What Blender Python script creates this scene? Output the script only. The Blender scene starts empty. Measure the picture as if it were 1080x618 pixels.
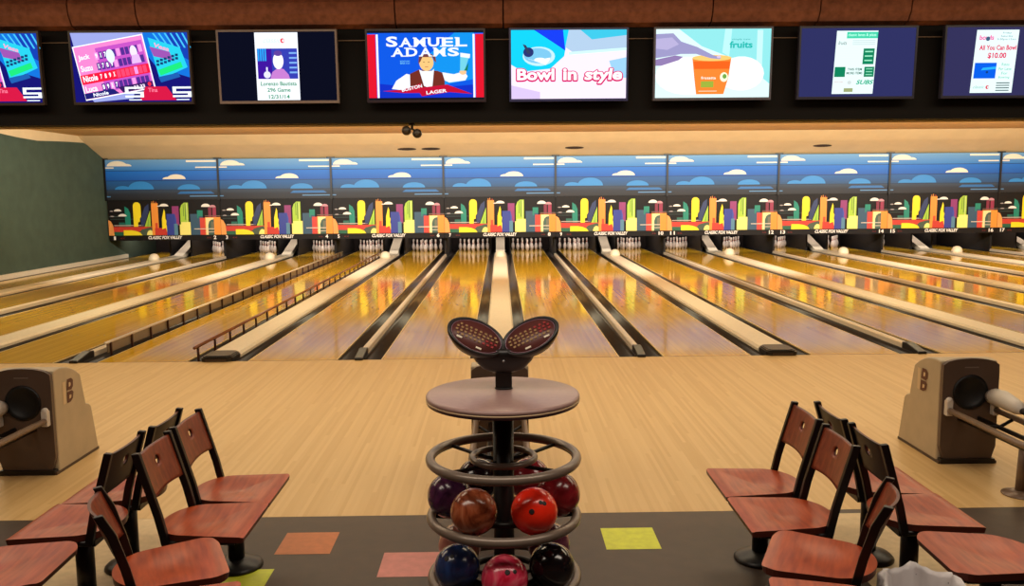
import bpy, math, random
from mathutils import Vector, Matrix, Euler
random.seed(7)
SC = bpy.context.scene
COL = SC.collection
PI = math.pi
P = 3.35            # width of a pair of lanes; y = 0 is the foul line, +y runs to the pins

# ------------------------------------------------------------------ camera
cam = bpy.data.cameras.new('camera'); co = bpy.data.objects.new('camera', cam); COL.objects.link(co)
cam.sensor_fit = 'HORIZONTAL'; cam.sensor_width = 36.0; cam.lens = 914.1 / 1080 * 36.0
cam.clip_start = 0.05; cam.clip_end = 200
fw = Vector((0.01227168, 0.99300298, -0.11744996)); rt = Vector((0.99987242, -0.01338717, -0.00871335)); up = Vector((0.0102247, 0.11732804, 0.99304058))
co.matrix_world = Matrix(((rt.x, up.x, -fw.x, 0.0182), (rt.y, up.y, -fw.y, -10.1354), (rt.z, up.z, -fw.z, 1.9749), (0, 0, 0, 1)))
SC.camera = co
SC.view_settings.view_transform = 'Standard'; SC.view_settings.look = 'None'
SC.view_settings.gamma = 1; SC.view_settings.use_curve_mapping = False
SC.view_settings.exposure = 0.0

# ------------------------------------------------------------------ world and lamps
w = bpy.data.worlds.new('world'); SC.world = w; w.use_nodes = True
w.node_tree.nodes['Background'].inputs[0].default_value = (0.9, 0.8, 0.65, 1); w.node_tree.nodes['Background'].inputs[1].default_value = 0.05
def area(name, loc, rot, sx, sy, e, color, spread=180):
    l = bpy.data.lights.new(name, 'AREA'); l.shape = 'RECTANGLE'; l.size = sx; l.size_y = sy; l.energy = e; l.color = color
    l.spread = math.radians(spread)
    o = bpy.data.objects.new(name, l); COL.objects.link(o); o.location = loc; o.rotation_euler = [math.radians(a) for a in rot]
    return o
WARM = (1.0, 0.80, 0.55)
area('approach_lamp', (0, -2.2, 4.2), (0, 0, 0), 16, 1.2, 315, (1.0, 0.82, 0.55))
area('seating_lamp', (0, -7.6, 4.2), (0, 0, 0), 9, 1.2, 190, (1.0, 0.86, 0.70))
area('lane_lamp', (3.3, 4.5, 3.5), (0, 0, 0), 28, 1.4, 680, (1.0, 0.88, 0.58))
area('mask_lamp', (3.4, 9.0, 3.25), (82, 0, 0), 27, 0.25, 1550, (1.0, 0.95, 0.84))
area('pin_lamp', (3.3, 17.3, 1.15), (52, 0, 0), 30, 0.12, 520, (1.0, 0.86, 0.78))

# ------------------------------------------------------------------ materials
_m = {}
def srgb(c):
    return tuple(((x / 255) / 12.92 if x / 255 <= .04045 else (((x / 255) + .055) / 1.055) ** 2.4) for x in c)
def mat(name, rgb, rough=.5, metal=0., noise=0., nscale=20., coat=0., bump=0., stretch=(1, 1, 1), spec=.5):
    if name in _m: return _m[name]
    m = bpy.data.materials.new(name); m.use_nodes = True; nt = m.node_tree; b = nt.nodes['Principled BSDF']
    c = srgb(rgb)
    b.inputs['Base Color'].default_value = (*c, 1); b.inputs['Roughness'].default_value = rough; b.inputs['Metallic'].default_value = metal
    b.inputs['Coat Weight'].default_value = coat; b.inputs['Coat Roughness'].default_value = .08; b.inputs['Specular IOR Level'].default_value = spec
    if noise or bump:
        tc = nt.nodes.new('ShaderNodeTexCoord'); mp = nt.nodes.new('ShaderNodeMapping'); mp.inputs['Scale'].default_value = stretch
        n = nt.nodes.new('ShaderNodeTexNoise'); n.inputs['Scale'].default_value = nscale; n.inputs['Detail'].default_value = 5
        nt.links.new(tc.outputs['Object'], mp.inputs[0]); nt.links.new(mp.outputs[0], n.inputs['Vector'])
        if noise:
            r = nt.nodes.new('ShaderNodeValToRGB'); r.color_ramp.elements[0].position = .3; r.color_ramp.elements[1].position = .7
            r.color_ramp.elements[0].color = (*[x * (1 - noise) for x in c], 1); r.color_ramp.elements[1].color = (*[min(1, x * (1 + noise)) for x in c], 1)
            nt.links.new(n.outputs['Fac'], r.inputs[0]); nt.links.new(r.outputs[0], b.inputs['Base Color'])
        if bump:
            bp = nt.nodes.new('ShaderNodeBump'); bp.inputs['Strength'].default_value = bump; bp.inputs['Distance'].default_value = .01
            nt.links.new(n.outputs['Fac'], bp.inputs['Height']); nt.links.new(bp.outputs[0], b.inputs['Normal'])
    _m[name] = m; return m
def emit(rgb, s=1.0):
    k = 'screen_%02x%02x%02x_%d' % (*rgb, int(s * 100))
    if k in _m: return _m[k]
    m = bpy.data.materials.new(k); m.use_nodes = True; nt = m.node_tree; nt.nodes.clear()
    e = nt.nodes.new('ShaderNodeEmission'); e.inputs[0].default_value = (*srgb(rgb), 1); e.inputs[1].default_value = s
    o = nt.nodes.new('ShaderNodeOutputMaterial'); nt.links.new(e.outputs[0], o.inputs[0]); _m[k] = m; return m
def paint(rgb): return mat('paint_%02x%02x%02x' % rgb, rgb, .45)
def boards(name, ca, cb, rough, bw, blen, grain=.25, coat=0., spec=.5):
    """narrow boards running along y, each with its own tint"""
    m = bpy.data.materials.new(name); m.use_nodes = True; nt = m.node_tree; N = nt.nodes; L = nt.links; b = N['Principled BSDF']
    geo = N.new('ShaderNodeNewGeometry'); sp = N.new('ShaderNodeSeparateXYZ'); L.new(geo.outputs['Position'], sp.inputs[0])
    def math_(op, a, v=None):
        n = N.new('ShaderNodeMath'); n.operation = op
        if hasattr(a, 'is_linked'): L.new(a, n.inputs[0])
        else: n.inputs[0].default_value = a
        if v is not None:
            if hasattr(v, 'is_linked'): L.new(v, n.inputs[1])
            else: n.inputs[1].default_value = v
        return n.outputs[0]
    ix = math_('FLOOR', math_('DIVIDE', sp.outputs[0], bw))
    wn1 = N.new('ShaderNodeTexWhiteNoise'); wn1.noise_dimensions = '1D'; L.new(ix, wn1.inputs['W'])
    iy = math_('FLOOR', math_('ADD', math_('DIVIDE', sp.outputs[1], blen), math_('MULTIPLY', wn1.outputs['Value'], 7.0)))
    cmb = N.new('ShaderNodeCombineXYZ'); L.new(ix, cmb.inputs[0]); L.new(iy, cmb.inputs[1])
    wn = N.new('ShaderNodeTexWhiteNoise'); wn.noise_dimensions = '2D'; L.new(cmb.outputs[0], wn.inputs['Vector'])
    mp = N.new('ShaderNodeMapping'); mp.inputs['Scale'].default_value = (40, 1.2, 1); L.new(geo.outputs['Position'], mp.inputs[0])
    ns = N.new('ShaderNodeTexNoise'); ns.inputs['Scale'].default_value = 1.5; ns.inputs['Detail'].default_value = 4; L.new(mp.outputs[0], ns.inputs['Vector'])
    f = math_('ADD', math_('MULTIPLY', wn.outputs['Value'], 1 - grain), math_('MULTIPLY', ns.outputs['Fac'], grain))
    r = N.new('ShaderNodeValToRGB'); r.color_ramp.elements[0].color = (*srgb(ca), 1); r.color_ramp.elements[1].color = (*srgb(cb), 1)
    L.new(f, r.inputs[0]); L.new(r.outputs[0], b.inputs['Base Color'])
    b.inputs['Roughness'].default_value = rough; b.inputs['Coat Weight'].default_value = coat; b.inputs['Coat Roughness'].default_value = .03
    b.inputs['Specular IOR Level'].default_value = spec; b.inputs['Specular Tint'].default_value = (1, .84, .52, 1)   # reflections tinted warm so the mirrored blue panels show less
    return m
def wood(name, ca, cb, rough, axis=1):
    m = bpy.data.materials.new(name); m.use_nodes = True; nt = m.node_tree; N = nt.nodes; L = nt.links; b = N['Principled BSDF']
    tc = N.new('ShaderNodeTexCoord'); mp = N.new('ShaderNodeMapping'); s = [26, 26, 26]; s[axis] = 3; mp.inputs['Scale'].default_value = s
    L.new(tc.outputs['Object'], mp.inputs[0]); n = N.new('ShaderNodeTexNoise'); n.inputs['Scale'].default_value = 1.6; n.inputs['Detail'].default_value = 6
    L.new(mp.outputs[0], n.inputs['Vector']); r = N.new('ShaderNodeValToRGB'); r.color_ramp.elements[0].position = .3; r.color_ramp.elements[1].position = .72
    r.color_ramp.elements[0].color = (*srgb(ca), 1); r.color_ramp.elements[1].color = (*srgb(cb), 1)
    L.new(n.outputs['Fac'], r.inputs[0]); L.new(r.outputs[0], b.inputs['Base Color']); b.inputs['Roughness'].default_value = rough
    b.inputs['Coat Weight'].default_value = .12; b.inputs['Coat Roughness'].default_value = .2; b.inputs['Specular IOR Level'].default_value = .35
    return m
def swirl(name, stops, scale, dist=2.0):
    m = bpy.data.materials.new(name); m.use_nodes = True; nt = m.node_tree; N = nt.nodes; L = nt.links; b = N['Principled BSDF']
    tc = N.new('ShaderNodeTexCoord'); n = N.new('ShaderNodeTexNoise'); n.inputs['Scale'].default_value = scale; n.inputs['Detail'].default_value = 3; n.inputs['Distortion'].default_value = dist
    L.new(tc.outputs['Object'], n.inputs['Vector']); r = N.new('ShaderNodeValToRGB'); e = r.color_ramp.elements
    e[0].position = .32; e[1].position = .68; e[0].color = (*srgb(stops[0]), 1); e[1].color = (*srgb(stops[-1]), 1)
    if len(stops) > 2:
        k = e.new(.5); k.color = (*srgb(stops[1]), 1)
    L.new(n.outputs['Fac'], r.inputs[0]); L.new(r.outputs[0], b.inputs['Base Color']); b.inputs['Roughness'].default_value = .22
    b.inputs['Coat Weight'].default_value = .4; b.inputs['Coat Roughness'].default_value = .1
    return m

M_lane = boards('lane_boards', (188, 140, 16), (220, 174, 44), .09, .0265, 2.4, .3, .0, .30)
M_appr = boards('approach_boards', (192, 154, 98), (212, 178, 122), .38, .0265, 1.6, .35)
M_gut = mat('gutter_grey', (56, 48, 42), .3, .0, .12, 6)
M_cap = mat('divider_cream', (222, 208, 182), .45, 0, .06, 30)
M_edge = mat('lane_edge_highlight', (214, 186, 120), .4)  # pale wood edge with its highlight painted into the colour
M_rail = mat('divider_metal', (222, 208, 186), .3, .1)
M_blk = mat('black_plastic', (18, 14, 13), .4)
M_blkm = mat('black_metal', (22, 16, 15), .35, .3)
M_dark = mat('pit_dark', (22, 15, 12), .8)
M_tile = mat('dark_floor_tile', (58, 40, 26), .45, 0, .22, 9, bump=.05)
M_seat = wood('red_brown_wood', (136, 50, 24), (180, 80, 40), .36, 1)
M_backw = wood('red_brown_back_wood', (104, 40, 22), (146, 66, 38), .36, 2)
M_cream = mat('ceiling_cream', (222, 196, 150), .8, 0, .05, 2)
M_brown = mat('fascia_brown', (146, 92, 70), .85, 0, .25, 14, bump=.3)
M_green = mat('wall_green', (62, 78, 64), .9, 0, .12, 3, bump=.1)
M_band = mat('band_black', (8, 5, 6), .7, spec=.2)
M_white = mat('pin_white', (238, 226, 214), .3)
M_red = mat('pin_red', (190, 40, 34), .35)
M_bump = wood('bumper_brown', (110, 62, 30), (150, 90, 46), .35, 1)

# ------------------------------------------------------------------ mesh builder
class MB:
    def __init__(s): s.v = []; s.f = []; s.mi = []; s.sm = []; s.mats = []
    def m(s, mt):
        if mt not in s.mats: s.mats.append(mt)
        return s.mats.index(mt)
    def add(s, vs, fs, mt, smooth=False, mx=None):
        n = len(s.v); k = s.m(mt)
        s.v += [tuple(mx @ Vector(q)) if mx else tuple(q) for q in vs]
        for f in fs: s.f.append([n + i for i in f]); s.mi.append(k); s.sm.append(smooth)
    def box(s, x0, x1, y0, y1, z0, z1, mt, mx=None):
        s.add([(x0, y0, z0), (x1, y0, z0), (x1, y1, z0), (x0, y1, z0), (x0, y0, z1), (x1, y0, z1), (x1, y1, z1), (x0, y1, z1)],
              [(0, 3, 2, 1), (4, 5, 6, 7), (0, 1, 5, 4), (1, 2, 6, 5), (2, 3, 7, 6), (3, 0, 4, 7)], mt, False, mx)
    def prism(s, pts, axis, a, b, mt, mx=None):
        """pts: 2D outline; extruded along axis ('x','y','z') from a to b"""
        def q(p, t): return {'x': (t, p[0], p[1]), 'y': (p[0], t, p[1]), 'z': (p[0], p[1], t)}[axis]
        n = len(pts); vs = [q(p, a) for p in pts] + [q(p, b) for p in pts]
        ar = sum(pts[i][0] * pts[(i + 1) % n][1] - pts[(i + 1) % n][0] * pts[i][1] for i in range(n))
        flip = (ar > 0) == (axis != 'y')
        bot = list(range(n)); top = [i + n for i in range(n)]
        if flip: fs = [bot[::-1], top] + [(i, (i + 1) % n, (i + 1) % n + n, i + n) for i in range(n)]
        else: fs = [bot, top[::-1]] + [((i + 1) % n, i, i + n, (i + 1) % n + n) for i in range(n)]
        s.add(vs, fs, mt, False, mx)
    def lathe(s, prof, mt, seg=24, mx=None, smooth=True):
        """prof: (r, z) from bottom to top"""
        vs = []; fs = []
        for r, z in prof:
            for k in range(seg):
                a = 2 * PI * k / seg; vs.append((r * math.cos(a), r * math.sin(a), z))
        for i in range(len(prof) - 1):
            for k in range(seg):
                a = i * seg + k; b = i * seg + (k + 1) % seg; fs.append((a, b, b + seg, a + seg))
        fs.append(tuple(range(seg))[::-1]); fs.append(tuple((len(prof) - 1) * seg + k for k in range(seg)))
        s.add(vs, fs, mt, smooth, mx)
    def sphere(s, c, r, mt, seg=20, sc=(1, 1, 1), mx=None):
        n = seg // 2
        pr = [(max(1e-4, math.sin(PI * i / n)), -math.cos(PI * i / n)) for i in range(n + 1)]
        T = Matrix.Translation(c) @ Matrix.Diagonal((r * sc[0], r * sc[1], r * sc[2], 1))
        s.lathe(pr, mt, seg, (mx @ T) if mx else T)
    def tube(s, pts, r, mt, seg=10, closed=False, mx=None):
        pts = [Vector(q) for q in pts]; n = len(pts); vs = []; fs = []; prev = None
        for i, q in enumerate(pts):
            if closed: d = pts[(i + 1) % n] - pts[i - 1]
            else: d = pts[min(i + 1, n - 1)] - pts[max(i - 1, 0)]
            d.normalize()
            ref = prev if prev is not None else (Vector((0, 0, 1)) if abs(d.z) < .9 else Vector((1, 0, 0)))
            a = ref - d * ref.dot(d); a.normalize(); prev = a; b = d.cross(a)
            rr = r[i] if isinstance(r, (list, tuple)) else r
            for k in range(seg):
                t = 2 * PI * k / seg; vs.append(q + a * rr * math.cos(t) + b * rr * math.sin(t))
        m = n if closed else n - 1
        for i in range(m):
            for k in range(seg):
                a = i * seg + k; b = i * seg + (k + 1) % seg; c = ((i + 1) % n) * seg
                fs.append((a, b, c + (k + 1) % seg, c + k))
        if not closed: fs.append(tuple(range(seg))[::-1]); fs.append(tuple((n - 1) * seg + k for k in range(seg)))
        s.add(vs, fs, mt, True, mx)
    def ring(s, c, R, r, mt, seg=56, ts=12):
        s.tube([(c[0] + R * math.cos(2 * PI * k / seg), c[1] + R * math.sin(2 * PI * k / seg), c[2]) for k in range(seg)], r, mt, ts, True)
    def mesh(s, name):
        me = bpy.data.meshes.new(name); me.from_pydata(s.v, [], s.f)
        for mt in s.mats: me.materials.append(mt)
        me.polygons.foreach_set('material_index', s.mi); me.polygons.foreach_set('use_smooth', s.sm); me.update()
        return me
    def build(s, name, parent=None, loc=None, rot=None):
        o = bpy.data.objects.new(name, s.mesh(name)); COL.objects.link(o)
        if parent: o.parent = parent
        if loc: o.location = loc
        if rot: o.rotation_euler = rot
        return o
def bevel(o, wd=.004, seg=2, ang=35):
    b = o.modifiers.new('bevel', 'BEVEL'); b.width = wd; b.segments = seg; b.limit_method = 'ANGLE'; b.angle_limit = math.radians(ang)
    return o
def tag(o, label=None, cat=None, group=None, kind=None):
    if label: o['label'] = label
    if cat: o['category'] = cat
    if group: o['group'] = group
    if kind: o['kind'] = kind
    return o
def empty(name, loc=(0, 0, 0), rz=0.):
    o = bpy.data.objects.new(name, None); COL.objects.link(o); o.location = loc; o.rotation_euler = (0, 0, rz); o.empty_display_size = .1
    return o
def copy_tree(o, parent=None):
    c = o.copy(); COL.objects.link(c); c.parent = parent
    for ch in [k for k in ALLCH.get(o.name, [])]: copy_tree(ch, c)
    return c
ALLCH = {}
def note_children():
    ALLCH.clear()
    for ob in COL.objects:
        if ob.parent: ALLCH.setdefault(ob.parent.name, []).append(ob)

# ---- flat art: shapes laid in thin layers on an xz plane, facing -y
def ell(cx, cy, rx, ry, n=20, a0=0, a1=360):
    return [(cx + rx * math.cos(math.radians(a0 + (a1 - a0) * k / n)), cy + ry * math.sin(math.radians(a0 + (a1 - a0) * k / n))) for k in range(n + (1 if a1 - a0 < 360 else 0))]
_txt = {}; _box = {}
def text_mesh(body, bold=0., ref=None):
    k = (body, bold, ref)
    if k in _txt: return _txt[k]
    c = bpy.data.curves.new('t', 'FONT'); c.body = body; c.size = 1; c.offset = bold; c.resolution_u = 3
    o = bpy.data.objects.new('t', c); COL.objects.link(o); dg = bpy.context.evaluated_depsgraph_get(); dg.update()
    me = bpy.data.meshes.new_from_object(o.evaluated_get(dg))
    vs = [(v.co.x, v.co.y) for v in me.vertices]; fs = [tuple(p.vertices) for p in me.polygons]
    bpy.data.objects.remove(o); bpy.data.meshes.remove(me); bpy.data.curves.remove(c)
    x0 = min(v[0] for v in vs); x1 = max(v[0] for v in vs); y0 = min(v[1] for v in vs); y1 = max(v[1] for v in vs)
    _box[(body, bold)] = (x0, x1, y0, y1)
    if ref is not None:
        text_mesh(body, ref); x0, x1, y0, y1 = _box[(body, ref)]
    _txt[k] = ([((x - x0) / (x1 - x0), (y - y0) / (y1 - y0)) for x, y in vs], fs); return _txt[k]
class Art:
    """coordinates u right 0..1, v up 0..1 over a panel of width W, height H"""
    def __init__(s, W, H, mk, step=.0005): s.b = MB(); s.W = W; s.H = H; s.mk = mk; s.L = 0; s.step = step; s.xf = None
    def _p(s, q):
        if s.xf: q = s.xf(q)
        return (q[0] * s.W, -s.L * s.step, q[1] * s.H)
    def poly(s, pts, c):
        s.L += 1
        ar = sum(pts[i][0] * pts[(i + 1) % len(pts)][1] - pts[(i + 1) % len(pts)][0] * pts[i][1] for i in range(len(pts)))
        if ar < 0: pts = pts[::-1]
        s.b.add([s._p(q) for q in pts], [tuple(range(len(pts)))], s.mk(c))
    def rect(s, x0, y0, x1, y1, c): s.poly([(x0, y0), (x1, y0), (x1, y1), (x0, y1)], c)
    def ell(s, cx, cy, rx, ry, c, a0=0, a1=360): s.poly(ell(cx, cy, rx, ry, 22, a0, a1), c)
    def text(s, body, x0, y0, x1, y1, c, bold=.02, shear=0., rot=0., ref=None):
        s.L += 1; vs, fs = text_mesh(body, bold, ref); out = []
        asp = s.H / s.W
        for x, y in vs:
            px = x0 + (x + shear * y) * (x1 - x0); py = y0 + y * (y1 - y0)
            if rot:
                dx = px - x0; dy = (py - y0) * asp; r = math.radians(rot)
                px = x0 + dx * math.cos(r) - dy * math.sin(r); py = y0 + (dx * math.sin(r) + dy * math.cos(r)) / asp
            out.append(s._p((px, py)))
        s.b.add(out, fs, s.mk(c))
def cloud(A, x, y, w_, h, c, lump=True):
    A.poly(ell(x + w_ * .58, y, w_ * .42, h, 16, 0, 180), c)
    if lump: A.poly(ell(x + w_ * .2, y, w_ * .22, h * .45, 12, 0, 180), c)

NUM = ['', 'one', 'two', 'three', 'four', 'five', 'six', 'seven', 'eight', 'nine', 'ten', 'eleven', 'twelve', 'thirteen', 'fourteen', 'fifteen', 'sixteen', 'seventeen', 'eighteen']
# ================================================================== THE SETTING
def struct(b, name, label=None):
    o = b.build(name); o['kind'] = 'structure'
    if label: o['label'] = label
    return o
XL, XR = -11.78, 18.6
# seating floor with its inlaid coloured squares
b = MB(); b.box(XL, XR, -14, -5.002, -.12, 0, M_tile)
T = .305
def sq(x, y, c, nx=1, ny=1):
    b.add([(x, y, .001), (x + T * nx, y, .001), (x + T * nx, y + T * ny, .001), (x, y + T * ny, .001)], [(0, 1, 2, 3)], c)
tl = lambda n, c: mat('tile_' + n, c, .45, 0, .1, 20)
sq(.585, -5.555, tl('lime', (214, 222, 46))); sq(-.64, -5.86, tl('pink', (206, 128, 120))); sq(-1.245, -5.56, tl('orange', (196, 112, 58)))
sq(-2.46, -6.47, tl('beige', (206, 180, 134)), 2, 4.8); sq(1.85, -6.47, tl('beige', 0), 2, 4.6)
sq(-1.5, -6.05, tl('lime', 0)); sq(2.9, -6.4, tl('orange', 0)); sq(1.25, -7.2, tl('pink', 0))
struct(b, 'floor', 'dark brown seating floor with a few coloured square tiles')
b = MB(); b.box(XL, XR, -5.0, -.02, -.12, 0, M_appr)
struct(b, 'floor', 'pale wooden approach in front of the lanes')
b = MB(); b.box(XL, XR, -.02, 20.2, -.2, -.13, M_dark); struct(b, 'floor', 'dark slab beneath the lanes')
# ceilings
b = MB(); b.box(XL, XR, -14, 0.1, 4.3, 4.4, M_brown); struct(b, 'ceiling', 'brown ceiling over the seats and approach')
b = MB(); b.box(XL, XR, .1, 14.62, 3.6, 3.7, mat('ceiling_tan', (206, 166, 100), .8, 0, .08, 3)); struct(b, 'ceiling', 'tan ceiling over the lanes')
b = MB(); b.prism([(14.62, 3.6), (15.2, 3.34), (16.12, 2.99), (16.12, 3.1), (15.2, 3.46), (14.62, 3.75)], 'x', XL, XR, M_cream)
for x in (-2.7, -2.0, 2.2, 9.5):      # dark recessed slots
    b.add([(x + .28 * math.cos(a), 15.55 + .09 * math.sin(a), 3.208 - .38 * .09 * math.sin(a) - .006) for a in [k * PI / 10 for k in range(20)]], [tuple(range(20))[::-1]], mat('slot_dark', (60, 44, 28), .9))
struct(b, 'ceiling', 'cream sloping soffit above the painted panels')
# walls
b = MB(); b.box(XL - .1, XL - .02, -14, 20.2, -.2, 4.4, M_cream); struct(b, 'wall_left')
b = MB(); gp = [(20, -.1), (-2, -.1), (-2, 3.42), (10.7, 3.42), (11.5, 3.37), (12.4, 3.34), (14.0, 3.40), (14.9, 3.42), (15.1, 3.36), (16.2, 2.96), (20, 2.96)]
b.prism(gp, 'x', XL - .02, XL + .02, M_green); struct(b, 'wall_left', 'dark green side wall beside the first lane')
b = MB(); b.box(XR, XR + .1, -14, 20.2, -.2, 4.4, M_cream); struct(b, 'wall_right')
b = MB(); b.box(XL, XR, -14.1, -14, -.2, 4.4, M_brown); struct(b, 'wall_rear')
b = MB(); b.box(XL, XR, 20.1, 20.2, -.2, 3.6, M_dark); struct(b, 'wall_back')
# black band that carries the screens, brown curved fascia above it
b = MB(); b.box(XL, XR, -.04, .22, 2.755, 3.80, M_band); b.box(XL, XR, .19, .24, 2.735, 2.757, mat('beam_strip_pale', (236, 214, 170), .5))  # thin pale strip along the beam's lower back edge
struct(b, 'trim_1', 'long black beam carrying the row of screens')
b = MB(); x = XL; k = 0
prof = [(-.06, 3.80), (-.17, 3.83), (-.24, 3.93), (-.26, 4.05), (-.22, 4.18), (-.1, 4.3), (.0, 4.3), (.0, 3.80)]
joints = [XL, -8.2, -6.4, -4.72, -3.98, -1.13, .07, 2.4, 3.6, 4.62, 7.2, 9.6, 12.6, XR]
for a, c in zip(joints[:-1], joints[1:]): b.prism(prof, 'x', a + .008, c - .008, M_brown)
b.box(XL, XR, -.05, 0, 3.8, 4.29, M_dark); struct(b, 'trim_2', 'rounded brown soffit above the screens')

# ================================================================== LANES
LW = 1.054; GW = .722 / 2; GN = .521 / 2
LEN = 19.35
def lane_x(n): # n = 1..18
    k = (n - 1) // 2      # narrow dividers bound each pair of posters; wide ones sit mid-pair
    c = (k - 3) * P
    return c - .888 if n % 2 else c + .888
def gutter(x0, x1):
    b = MB(); n = 8; vs = []; fs = []
    for i in range(n + 1):
        t = i / n; x = x0 + (x1 - x0) * t; z = -.012 - .062 * math.sin(PI * t) ** .7
        vs += [(x, 0, z), (x, LEN, z), (x, 0, z - .02), (x, LEN, z - .02)]
    for i in range(n):
        a = 4 * i; c = a + 4
        fs += [(a, c, c + 1, a + 1), (a + 2, a + 3, c + 3, c + 2), (a, a + 2, c + 2, c), (a + 1, c + 1, c + 3, a + 3)]
    fs += [(0, 1, 3, 2), (4 * n, 4 * n + 2, 4 * n + 3, 4 * n + 1)]
    b.add(vs, fs, M_gut, True)
    return b
M_dot = mat('lane_marks', (70, 40, 20), .4)
for n in range(1, 19):
    cx = lane_x(n)
    nm = 'the painted number %s' % NUM[n] if n < 18 else 'the unnumbered panel at the right edge'
    r = empty('bowling_lane', (cx, 0, 0)); tag(r, 'glossy wooden bowling lane that ends under %s' % nm, 'lane', 'bowling lanes')
    b = MB(); b.box(-LW / 2 + .012, LW / 2 - .012, 0, LEN, -.13, 0, M_lane)
    b.box(-LW / 2, -LW / 2 + .012, 0, LEN, -.13, 0, M_edge); b.box(LW / 2 - .012, LW / 2, 0, LEN, -.13, 0, M_edge)
    b.box(-LW / 2, LW / 2, -.018, 0, -.13, .0005, mat('foul_line', (120, 84, 40), .4))
    for k in range(-3, 4):       # arrows
        ax = k * .132; ay = 4.75 - abs(k) * .22 + .3
        b.add([(ax - .017, ay, .0008), (ax + .017, ay, .0008), (ax, ay + .15, .0008)], [(0, 1, 2)], M_dot)
    for k in (-4, -3, -2, -1, 1, 2, 3, 4):
        dx = k * .09 + (.05 if k > 0 else -.05); b.add([(dx + .012 * math.cos(a), 2.0 + .02 * math.sin(a), .0008) for a in [j * PI / 4 for j in range(8)]], [tuple(range(8))], M_dot)
    b.build('lane_bed', r)
    odd = n % 2 == 1
    wl, wr = (.20 if odd else .175), (.175 if odd else .20)
    gutter(-LW / 2 - wl, -LW / 2).build('gutter', r); gutter(LW / 2, LW / 2 + wr).build('gutter', r)

# wide dividers in the middle of each pair
def rounded(x0, x1, y0, y1, r, n=5):
    pts = []
    for cx, cy, a in ((x1 - r, y1 - r, 0), (x0 + r, y1 - r, 90), (x0 + r, y0 + r, 180), (x1 - r, y0 + r, 270)):
        for k in range(n + 1):
            t = math.radians(a + 90 * k / n); pts.append((cx + r * math.cos(t), cy + r * math.sin(t)))
    return pts
def wide_divider(c, na, nb):
    r = empty('lane_divider', (c, 0, 0)); tag(r, 'wide cream topped divider between the lanes numbered %s and %s' % (NUM[na], NUM[nb]), 'lane divider', 'wide lane dividers')
    b = MB(); b.prism([(-.185, -.13), (.185, -.13), (.185, .02), (.16, .05), (-.16, .05), (-.185, .02)], 'y', .32, 17.0, M_cap); b.build('cap', r)
    b = MB()   # black rounded end
    for i, (ins, z0, z1) in enumerate(((0, -.12, .045), (.015, .045, .06), (.035, .06, .068))):
        b.prism(rounded(-.185 + ins, .185 - ins, -.06 + ins, .34, .07), 'z', z0, z1, M_blk)
    b.box(-.12, .12, -.0635, -.06, .005, .03, mat('end_trim', (60, 46, 38), .3)); b.build('end_cap', r)
    b = MB(); b.prism([(17.0, -.13), (17.0, .05), (19.2, .72), (19.2, .60), (17.2, -.05)], 'x', -.14, .14, M_cap); b.build('return_ramp', r)
    b = MB(); b.lathe([(.15, .045), (.155, .10), (.13, .18), (.09, .225), (.03, .245), (.001, .247)], mat('dome_white', (228, 214, 186), .4), 20, Matrix.Translation((0, 15.1, 0)))
    b.build('ball_stop_dome', r)
def narrow_divider(c, na, nb):
    r = empty('lane_divider', (c, 0, 0)); tag(r, 'narrow metal ridge divider between the lanes numbered %s and %s' % (NUM[na], NUM[nb]), 'lane divider', 'narrow lane dividers')
    b = MB(); b.box(-.056, .056, .1, 16.28, -.13, -.004, M_gut); b.build('base', r)
    b = MB(); b.prism([(-.042, -.004), (-.038, .05), (-.02, .068), (.02, .068), (.038, .05), (.042, -.004)], 'y', .34, 16.28, M_rail); b.build('ridge', r)
    b = MB()
    b.prism([(-.05, -.12), (.4, -.12), (.4, .075), (.28, .085), (.05, .045), (-.05, .03)], 'x', -.05, .05, M_blk); bevel(b.build('end_cap', r), .012)
for k in range(9): wide_divider((k - 3) * P, 2 * k + 1, 2 * k + 2)
for k in range(8): narrow_divider((k - 2.5) * P, 2 * k + 2, 2 * k + 3)
b = MB(); b.box(XL + .02, XL + .10, -.02, 17.2, -.13, .10, M_cap); struct(b, 'trim_3', 'pale strip along the foot of the green wall')
b = MB(); b.box(XR - .08, XR, -.02, 17.2, -.13, .10, M_cap); struct(b, 'trim_4')

# bumper rails on lane 5
def bumper(x, y0, y1, step, m_top, label, face):
    r = empty('bumper_rail', (x, y0, 0)); tag(r, label, 'bumper rail')
    b = MB(); b.tube([(0, 0, .15), (0, (y1 - y0) * .5, .15), (0, y1 - y0, .15)], .019, m_top, 10); b.build('rail', r)
    if face:
        b = MB(); b.box(-.006, .006, .05, y1 - y0, .02, .138, mat('bumper_panel', (120, 104, 84), .35)); b.build('side_panel', r)
    y = .12
    while y < y1 - y0:
        b = MB(); b.box(-.012, .012, -.012, .012, -.075, .145, mat('bumper_post', (64, 32, 22), .4)); b.build('post', r, (.018 if face else 0, y, 0)); y += step
bumper(-1.5 * P + .16, .45, 16.6, .62, M_rail, 'silver bumper rail along the left side of lane number 5', True)
bumper(-1.0 * P - .28, .05, 16.6, .62, M_bump, 'brown bumper rail on posts along the right side of lane number 5', False)

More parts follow.
